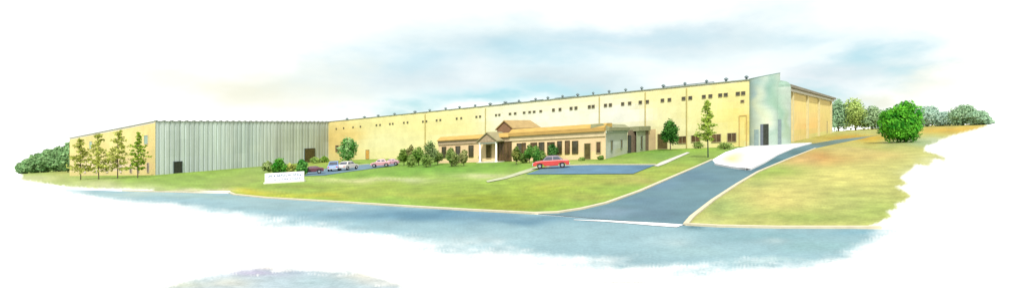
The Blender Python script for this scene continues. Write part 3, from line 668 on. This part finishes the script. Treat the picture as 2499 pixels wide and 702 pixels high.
# big round bush
x, y = G(2200, 348); base = P(x, y); t = thing('round_bush', base, 'big bright green rounded bush with two lobes standing in the field', 'bush'); s_ = y/F
m = MB(); crown(m, [(-20*s_,0,44*s_,34*s_,36*s_,43*s_),(22*s_,.5,58*s_,31*s_,36*s_,44*s_),(-10*s_,-.8,74*s_,24*s_,24*s_,20*s_),(-30*s_,0,56*s_,22*s_,24*s_,26*s_),(18*s_,0,30*s_,26*s_,28*s_,30*s_),(0,0,40*s_,40*s_,36*s_,36*s_),(12*s_,0,84*s_,20*s_,20*s_,17*s_)], 11000, .31, (30,112,18), (104,180,48), 50, 1.0)
m.v = [Vector(v)+base for v in m.v]; m.build('crown', M['leaf'], t)
m = MB()
for dx in (-18, -6, 14, 24): m.tube(base+Vector((dx*s_*.4,0,-.2)), base+Vector((dx*s_,0,2.6)), .13, .06, 7)
m.build('stem', M['bark'], t)
# single trees by the buildings
bushy('broadleaf_tree', 851, 400, 332, 58, (66,146,48), (168,206,136), 'light green upright tree before the left end of the cream front', 'tree', None, 2600, .08, 61, s=.42)
bushy('broadleaf_tree', 1636, 366, 289, 50, (34,92,24), (96,160,66), 'dark green rounded tree between the office and the tall pine', 'tree', None, 3200, .14, 62, s=.30)
bushy('conical_tree', 1669, 356, 303, 28, (136,178,172), (196,220,212), 'small blue grey conical tree right of the dark rounded tree', 'tree', None, 1200, .06, 63, s=.34)
pine('pine_tree', 1728, 384, 246, 74, (104,138,40), (176,198,84), 'tall sparse pine with dark bare trunk near the driveway', None, 8, 1.35, 'barkg', .30, .25, .0125, 18)
for i, (px, py, top, w_, dk, lt, lab) in enumerate(((682,428,384,44,(40,124,24),(110,176,62),'bright dark green shrub behind the middle of the white sign'),(735,428,388,36,(44,128,40),(110,170,80),'dark green shrub behind the right end of the white sign'),
        (655,420,392,32,(140,168,84),(186,202,138),'pale olive shrub behind the left end of the white sign'),(708,424,398,34,(146,160,70),(206,208,110),'yellow olive shrub between the two dark green shrubs'),
        (768,398,382,34,(120,160,70),(176,200,110),'low shrub at the foot of the grey wall under the brown loading door'),(792,396,380,24,(120,166,60),(176,204,100),'low shrub in the inner corner of grey and cream walls'))):
    bushy('shrub', px, py, top, w_, dk, lt, lab, 'shrub', 'shrubs by the grey wall', 1000, .1, 70+i, tree=False, s=.34)
yg = 'young trees along the front lawn'
for i, (px, py, top, w_, dk, lt, lab) in enumerate(((986,404,362,30,(92,128,40),(150,176,84),'leftmost young tree of the row on the lawn'),(1003,403,352,22,(120,124,66),(170,170,110),'thin brownish young tree, second of the row on the lawn'),
        (1022,404,357,34,(88,132,44),(150,180,90),'broad young tree, third of the row on the lawn'),(1050,405,341,34,(108,138,74),(170,190,130),'tallest young tree of the row, with grey green top'),
        (1068,402,366,24,(84,118,48),(140,160,84),'short young tree at the left end of the office windows'),(1101,407,358,28,(100,136,56),(168,180,108),'young tree before the second office window'),
        (1132,405,364,24,(128,140,76),(184,184,120),'pale young tree just left of the porch'),(1260,402,356,22,(84,118,44),(160,160,84),'young tree just right of the porch'),
        (1292,398,352,24,(40,112,40),(110,160,70),'dark green young tree right of the porch before the office windows'),(1309,402,354,22,(56,130,50),(130,168,80),'young tree just behind the left end of the red car'),
        (1347,392,350,30,(30,96,36),(90,140,70),'darkest young tree, right behind the roof of the red car'),(1384,388,354,30,(86,150,64),(140,186,100),'fresh green young tree right of the red car roof'))):
    bushy('young_tree', px, py, top, w_*(1.25 if px < 1080 else 1.15), dk, lt, lab, 'tree', yg, 1100, .16 if px < 1300 else .06, 90+i, s=.27)
for i, (px, py, top, w_, dk, lt, lab) in enumerate(((1040,408,374,40,(110,146,64),(166,190,104),'loose low shrub under the tallest young tree of the row'),(1005,407,376,34,(104,142,60),(160,184,98),'loose low shrub between the first young trees of the row'),
        (1112,404,376,34,(112,140,66),(176,184,120),'olive shrub under the windows left of the porch'),(1275,398,372,30,(96,130,54),(150,168,90),'leafy shrub right of the porch under the first windows'),(1322,394,366,36,(70,120,48),(130,160,80),'dark leafy shrub behind the bonnet of the red car'),
        (1366,390,366,30,(80,128,54),(140,170,90),'leafy shrub behind the boot of the red car'),(1402,389,368,26,(104,146,66),(160,184,100),'light green shrub left of the brown office door'))):
    bushy('shrub', px, py, top, w_, dk, lt, lab, 'shrub', 'loose shrubs along the office front', 800, .1, 140+i, tree=False, s=.25)
for i, (px, py, top, w_, lab) in enumerate(((1704,362,344,34,'low olive shrub at the warehouse foot left of the tall pine'),(1768,364,346,46,'low olive shrub at the warehouse foot right of the tall pine'),(1467,390,379,22,'tiny green shrub by the right corner of the office'),(1893,352,338,12,'little green shrub at the foot of the curved tower'),(1420,392,384,20,'tiny low shrub between the light green shrub and the brown office door'))):
    bushy('shrub', px, py, top, w_, (112,146,60), (172,192,108), lab, 'shrub', 'low shrubs along the walls', 500, .1, 120+i, tree=False, s=.24)

# ---------------------------------------------------------------- white monument sign with blue lettering
sg0, sg1 = G(646, 448.5), G(741, 443); us = unit(sg0, sg1); os_ = (us[1], -us[0]); Ls = math.dist(sg0, sg1)
t = thing('monument_sign', P(*add(sg0, us, Ls/2)), 'long low white sign with faded blue writing on the lawn', 'sign')
def sb(m, a0, a1, d0, d1, z0, z1):
    prism(m, [add(sg0, us, a0, os_, d0), add(sg0, us, a1, os_, d0), add(sg0, us, a1, os_, d1), add(sg0, us, a0, os_, d1)], z0*1.2, z1*1.2)
m = MB(); sb(m, 0, Ls, .0, -.35, .16, 1.0); m.build('panel', plain('sign_white', (.8,.8,.8), .03, 2), t, bevel=.03)
m = MB(); sb(m, -.1, Ls+.1, .1, -.45, -.1, .16); m.build('base', plain('sign_base', (.6,.6,.52), .08, 2), t)
m = MB(); rnd = random.Random(4)
for row, (z, h) in enumerate(((.62,.26),(.27,.20))):
    a = .35 if row == 0 else 1.1
    while a < Ls-.4:
        wl = rnd.uniform(.09,.16)
        for _ in range(2):
            z0 = z+rnd.uniform(0, h*.5); sb(m, a+rnd.uniform(0,wl*.5), a+wl, .012, .0, z0, z0+h*.25)
        sb(m, a, a+.05, .016, .0, z, z+h)
        a += wl+(.06 if rnd.random() < .8 else .22)
o = m.build('lettering', plain('sign_blue', (.10,.15,.30), .3, 4), t)

# ---------------------------------------------------------------- cars
tyre = plain('tyre', (.02,.022,.025), .2, 6); rim = plain('rim', (.4,.42,.44), .1, 4, rough=.3, metal=.7); cg = plain('car_glass', (.05,.06,.08), .2, 2, rough=.08, spec=.6)
lampm = plain('lamp_lens', (.7,.7,.66), .05, 5, rough=.15); redl = plain('tail_lens', (.4,.02,.02), .1, 5, rough=.2); chrome = plain('bumper', (.3,.32,.34), .1, 4, rough=.35, metal=.5)
def make_car(px, py, yaw, body, label, name='parked_car', group=None, L=4.3, W=1.7, H=1.42, roofm=None, pickup=False):
    x, y = G(px, py); t = thing(name, (0,0,0), label, 'car', group)
    prof = [(-L/2,.34),(-L/2,.72),(-L/2+.1,.86),(-L*.27,.92),(L*.2,.90),(L*.42,.80),(L/2-.03,.66),(L/2,.36)]
    m = MB()
    def ext(m, pr, w0, w1=None):
        w1 = w1 or w0
        m.hexa([Vector((a, -w0/2, z)) for a, z in pr], [Vector((a, w0/2, z)) for a, z in pr])
    full = prof[:]+[(L*.40+.02,.30),(L*.40-.06,.52),(L*.31,.60),(L*.22+.02,.52),(L*.20-.06,.28),(-L*.20,.28),(-L*.22,.52),(-L*.31,.60),(-L*.40+.02,.52),(-L*.42,.30)]
    ext(m, full, W); m.build('body', body, t, bevel=.06)
    cab = [(-L*.34,.90),(-L*.22,H-.04),(-L*.12,H),(L*.05,H),(L*.11,H-.05),(L*.24,.88)]
    if pickup: cab = [(-L*.10,.90),(-L*.07,H-.04),(-L*.03,H),(L*.10,H),(L*.15,H-.05),(L*.25,.88)]
    m = MB(); n = len(cab)
    wz = lambda z: W*.94-(z-.9)/(H-.9)*.34
    m.hexa([Vector((a, -wz(z)/2, z)) for a, z in cab], [Vector((a, wz(z)/2, z)) for a, z in cab]); m.build('cabin', roofm or body, t, bevel=.04)
    def lerp(p, q, k): return (p[0]+(q[0]-p[0])*k, p[1]+(q[1]-p[1])*k)
    for sd in (-1, 1):
        rear = [lerp(cab[0],cab[1],.12), lerp(cab[0],cab[1],.85)]; x0a, x0b = rear[0][0]+.18, rear[1][0]+.12
        x1b, x1a = cab[4][0]-.02, cab[5][0]-.22; mid = (x0b+x1b)/2
        for (q0, q1, q2, q3) in (((x0a,.95),(mid-.05,.95),(mid-.05,H-.12),(x0b,H-.12)), ((mid+.05,.95),(x1a,.95),(x1b,H-.12),(mid+.05,H-.12))):
            m = MB(); pp = [Vector((a, sd*(wz(z)/2+.004), z)) for a, z in (q0,q1,q2,q3)]; pi = [v+Vector((0,sd*.012,0)) for v in pp]
            m.hexa(pp, pi); m.build('side_window', cg, t)
    for (pa, pb, nm, dx) in ((cab[5], cab[4], 'windscreen', .02), (cab[0], cab[1], 'rear_window', -.02)):
        a, b = lerp(pa, pb, .12), lerp(pa, pb, .9); m = MB()
        pp = [Vector((a[0]+dx*.3, -wz(a[1])/2+.1, a[1])), Vector((a[0]+dx*.3, wz(a[1])/2-.1, a[1])), Vector((b[0]+dx*.3, wz(b[1])/2-.08, b[1])), Vector((b[0]+dx*.3, -wz(b[1])/2+.08, b[1]))]
        m.hexa(pp, [v+Vector((dx, 0, .01)) for v in pp]); m.build(nm, cg, t)
    for wx in (-L*.31, L*.31):
        for sd in (-1, 1):
            m = MB(); m.tube((wx, sd*(W/2-.2), .31), (wx, sd*(W/2+.015), .31), .31, .30, 20); w = m.build('wheel', tyre, t)
            m = MB(); m.tube((wx, sd*(W/2-.02), .31), (wx, sd*(W/2+.03), .31), .18, .16, 12); m.build('rim', rim, w)
    for sd in (-1, 1):
        m = MB(); m.box(L/2-.05, L/2+.015, sd*W*.36-.17, sd*W*.36+.17, .56, .68); m.build('headlight', lampm, t)
        m = MB(); m.box(-L/2-.015, -L/2+.05, sd*W*.38-.13, sd*W*.38+.13, .58, .74); m.build('tail_light', redl, t)
    for sx, nm in ((1, 'front_bumper'), (-1, 'rear_bumper')):
        m = MB(); a = sx*(L/2-.03); m.box(min(a, a+sx*.12), max(a, a+sx*.12), -W*.47, W*.47, .32, .48); m.build(nm, chrome, t, bevel=.03)
    t.rotation_euler = (Matrix.Rotation(-math.atan(SL), 3, 'Y') @ Matrix.Rotation(yaw, 3, 'Z')).to_euler()
    t.location = P(x, y, .075); return t
carp = lambda n, c: plain(n, c, .06, 2, rough=.35, spec=.5)
make_car(1345, 411, math.radians(176), carp('red_paint', (.46,.045,.04)), 'red car with dark cabin at the left end of the small car park', L=4.15, roofm=carp('dark_roof', (.12,.08,.11)))
make_car(761, 425, math.radians(200), carp('maroon_paint', (.10,.03,.045)), 'dark maroon car half hidden behind the shrubs near the white sign', 'parked_car', 'cars on the parking strip', L=3.4, W=1.5, H=1.15)
make_car(817, 417, math.radians(100), carp('blue_paint', (.13,.22,.42)), 'blue car seen end on, left of the pale car', 'parked_car', 'cars on the parking strip', H=1.55)
make_car(849, 415, math.radians(76), carp('pale_paint', (.55,.52,.48)), 'off white car seen end on, below the light green tree', 'parked_car', 'cars on the parking strip')
make_car(929, 408, math.radians(188), carp('pink_paint', (.42,.22,.24)), 'pinkish car parked side on, left of the mauve car', 'parked_car', 'cars on the parking strip', L=3.3, H=1.35)
make_car(955, 404.5, math.radians(185), carp('mauve_paint', (.36,.2,.24)), 'dull mauve car at the right end of the parking strip', 'parked_car', 'cars on the parking strip', L=2.9, H=1.2)

# ---------------------------------------------------------------- sky, sun, camera
SUN_AZ, SUN_EL = math.radians(180+3), math.radians(47)
w = bpy.data.worlds.new('World'); SC.world = w; w.use_nodes = True; nt = w.node_tree; L = nt.links; bg = nt.nodes['Background']
N = lambda t_: nt.nodes.new(t_)
def mth(op, a, b=None, c=None, clamp=False):
    n = N('ShaderNodeMath'); n.operation = op; n.use_clamp = clamp
    for i, v in enumerate((a, b, c)):
        if v is None: continue
        if isinstance(v, (int, float)): n.inputs[i].default_value = v
        else: L.new(v, n.inputs[i])
    return n.outputs[0]
tc = N('ShaderNodeTexCoord'); sp = N('ShaderNodeSeparateXYZ'); L.new(tc.outputs['Generated'], sp.inputs[0])
az = mth('ARCTAN2', sp.outputs[0], sp.outputs[1]); el = mth('ARCSINE', sp.outputs[2])
mp = N('ShaderNodeMapping'); mp.inputs['Scale'].default_value = (1,1,2.6); L.new(tc.outputs['Generated'], mp.inputs[0])
nz = N('ShaderNodeTexNoise'); nz.inputs['Scale'].default_value = 4.5; nz.inputs['Detail'].default_value = 7; nz.inputs['Roughness'].default_value = .58; L.new(mp.outputs[0], nz.inputs[0])
ns = N('ShaderNodeSeparateColor'); L.new(nz.outputs['Color'], ns.inputs[0])
azd = mth('ADD', az, mth('MULTIPLY', mth('SUBTRACT', ns.outputs[0], .5), .34)); eld = mth('ADD', el, mth('MULTIPLY', mth('SUBTRACT', ns.outputs[1], .5), .10))
def cloudpatch(px, py, rx, ry, s):
    a0 = math.atan2(px-CX, F); e0 = math.atan2(HY-py, math.hypot(F, px-CX)); ra = rx/F*math.cos(a0)**2; re = ry/F*math.cos(a0)
    dx = mth('DIVIDE', mth('SUBTRACT', azd, a0), ra); dy = mth('DIVIDE', mth('SUBTRACT', eld, e0), re)
    d = mth('ADD', mth('MULTIPLY', dx, dx), mth('MULTIPLY', dy, dy))
    return mth('MULTIPLY', mth('EXPONENT', mth('MULTIPLY', d, -.8)), s*1.55)
def layer(lst):
    out = None
    for b in lst:
        v = cloudpatch(*b); out = v if out is None else mth('MAXIMUM', out, v)
    return out
def mixc(f, a, b):
    n = N('ShaderNodeMix'); n.data_type = 'RGBA'
    if isinstance(f, float): n.inputs[0].default_value = f
    else: L.new(f, n.inputs[0])
    for i, v in ((6, a), (7, b)):
        if isinstance(v, tuple): n.inputs[i].default_value = (*v, 1)
        else: L.new(v, n.inputs[i])
    return n.outputs[2]
sk = N('ShaderNodeTexSky'); sk.sky_type = 'NISHITA'; sk.sun_disc = False; sk.sun_elevation = SUN_EL; sk.sun_rotation = SUN_AZ; sk.dust_density = 1.2
STR = .1
EXPO = 1.0
wcl = .62/STR
white = (wcl, wcl, wcl*.99)
def tcol_(r, g, b): return tuple(s2l(c)/(2**EXPO)/STR for c in (r, g, b))
nish = mixc(.72, sk.outputs[0], tcol_(150, 210, 220))
wide = layer([(1250,110,420,75,.50),(1750,110,420,80,.44),(2120,150,210,70,.44),(1000,190,260,60,.42),(1400,190,360,50,.42),(1980,235,150,40,.42),(880,130,160,50,.28)])
blue = layer([(1000,150,170,30,.30),(1350,130,260,34,.34),(1560,90,200,24,.30),(930,278,90,18,.5),(1180,240,170,24,.62),(1020,258,110,18,.6),(1360,222,170,22,.45),(2130,138,120,36,.42),(2220,180,70,20,.36),(1900,100,100,24,.25),(1970,232,80,20,.35)])
grey = layer([(1080,180,170,36,.36),(1600,95,180,34,.34),(2000,190,170,30,.36),(230,270,120,36,.26),(1400,190,130,24,.26),(330,220,130,22,.20),(1180,120,120,20,.25),(1740,80,60,14,.35)])
cream = layer([(640,215,230,56,.62),(420,190,200,40,.40),(780,170,120,36,.35),(2280,205,110,40,.45),(2150,238,80,14,.6),(560,250,150,26,.3)])
brk = mth('MULTIPLY_ADD', ns.outputs[2], 1.5, .25)
c = mixc(mth('MULTIPLY', cream, 1.0, clamp=True), white, tcol_(251, 249, 228))
c = mixc(mth('MULTIPLY', wide, brk, clamp=True), c, tcol_(208, 232, 236))
c = mixc(mth('MULTIPLY', mth('MULTIPLY', grey, .6), brk, clamp=True), c, tcol_(196, 208, 220))
c = mixc(mth('MULTIPLY', blue, brk, clamp=True), c, nish)
hi = mth('MULTIPLY', mth('SUBTRACT', el, .36), 3.0, clamp=True)
c = mixc(hi, c, mixc(.85, sk.outputs[0], (.8/STR, .8/STR, .79/STR)))
L.new(c, bg.inputs[0]); bg.inputs[1].default_value = STR
sun = bpy.data.lights.new('Sun', 'SUN'); sun.energy = 2.5; sun.angle = math.radians(.5); sun.color = (1, .97, .92)
so = bpy.data.objects.new('Sun', sun); COL.objects.link(so)
sd = Vector((math.sin(SUN_AZ)*math.cos(SUN_EL), math.cos(SUN_AZ)*math.cos(SUN_EL), math.sin(SUN_EL)))
so.rotation_euler = sd.to_track_quat('Z', 'Y').to_euler(); so.location = (0, -20, 60)
cam = bpy.data.cameras.new('Camera'); co = bpy.data.objects.new('Camera', cam); COL.objects.link(co)
cam.sensor_width = 36; cam.lens = F/2499*36; cam.clip_end = 9000; cam.clip_start = .2
cam.shift_y = -(351-HY)/2499
co.location = (0, 0, EYE); co.rotation_euler = (math.pi/2, 0, 0); SC.camera = co
SC.render.engine = 'CYCLES'
SC.view_settings.view_transform = 'Standard'; SC.view_settings.look = 'None'; SC.view_settings.exposure = EXPO; SC.view_settings.gamma = 1
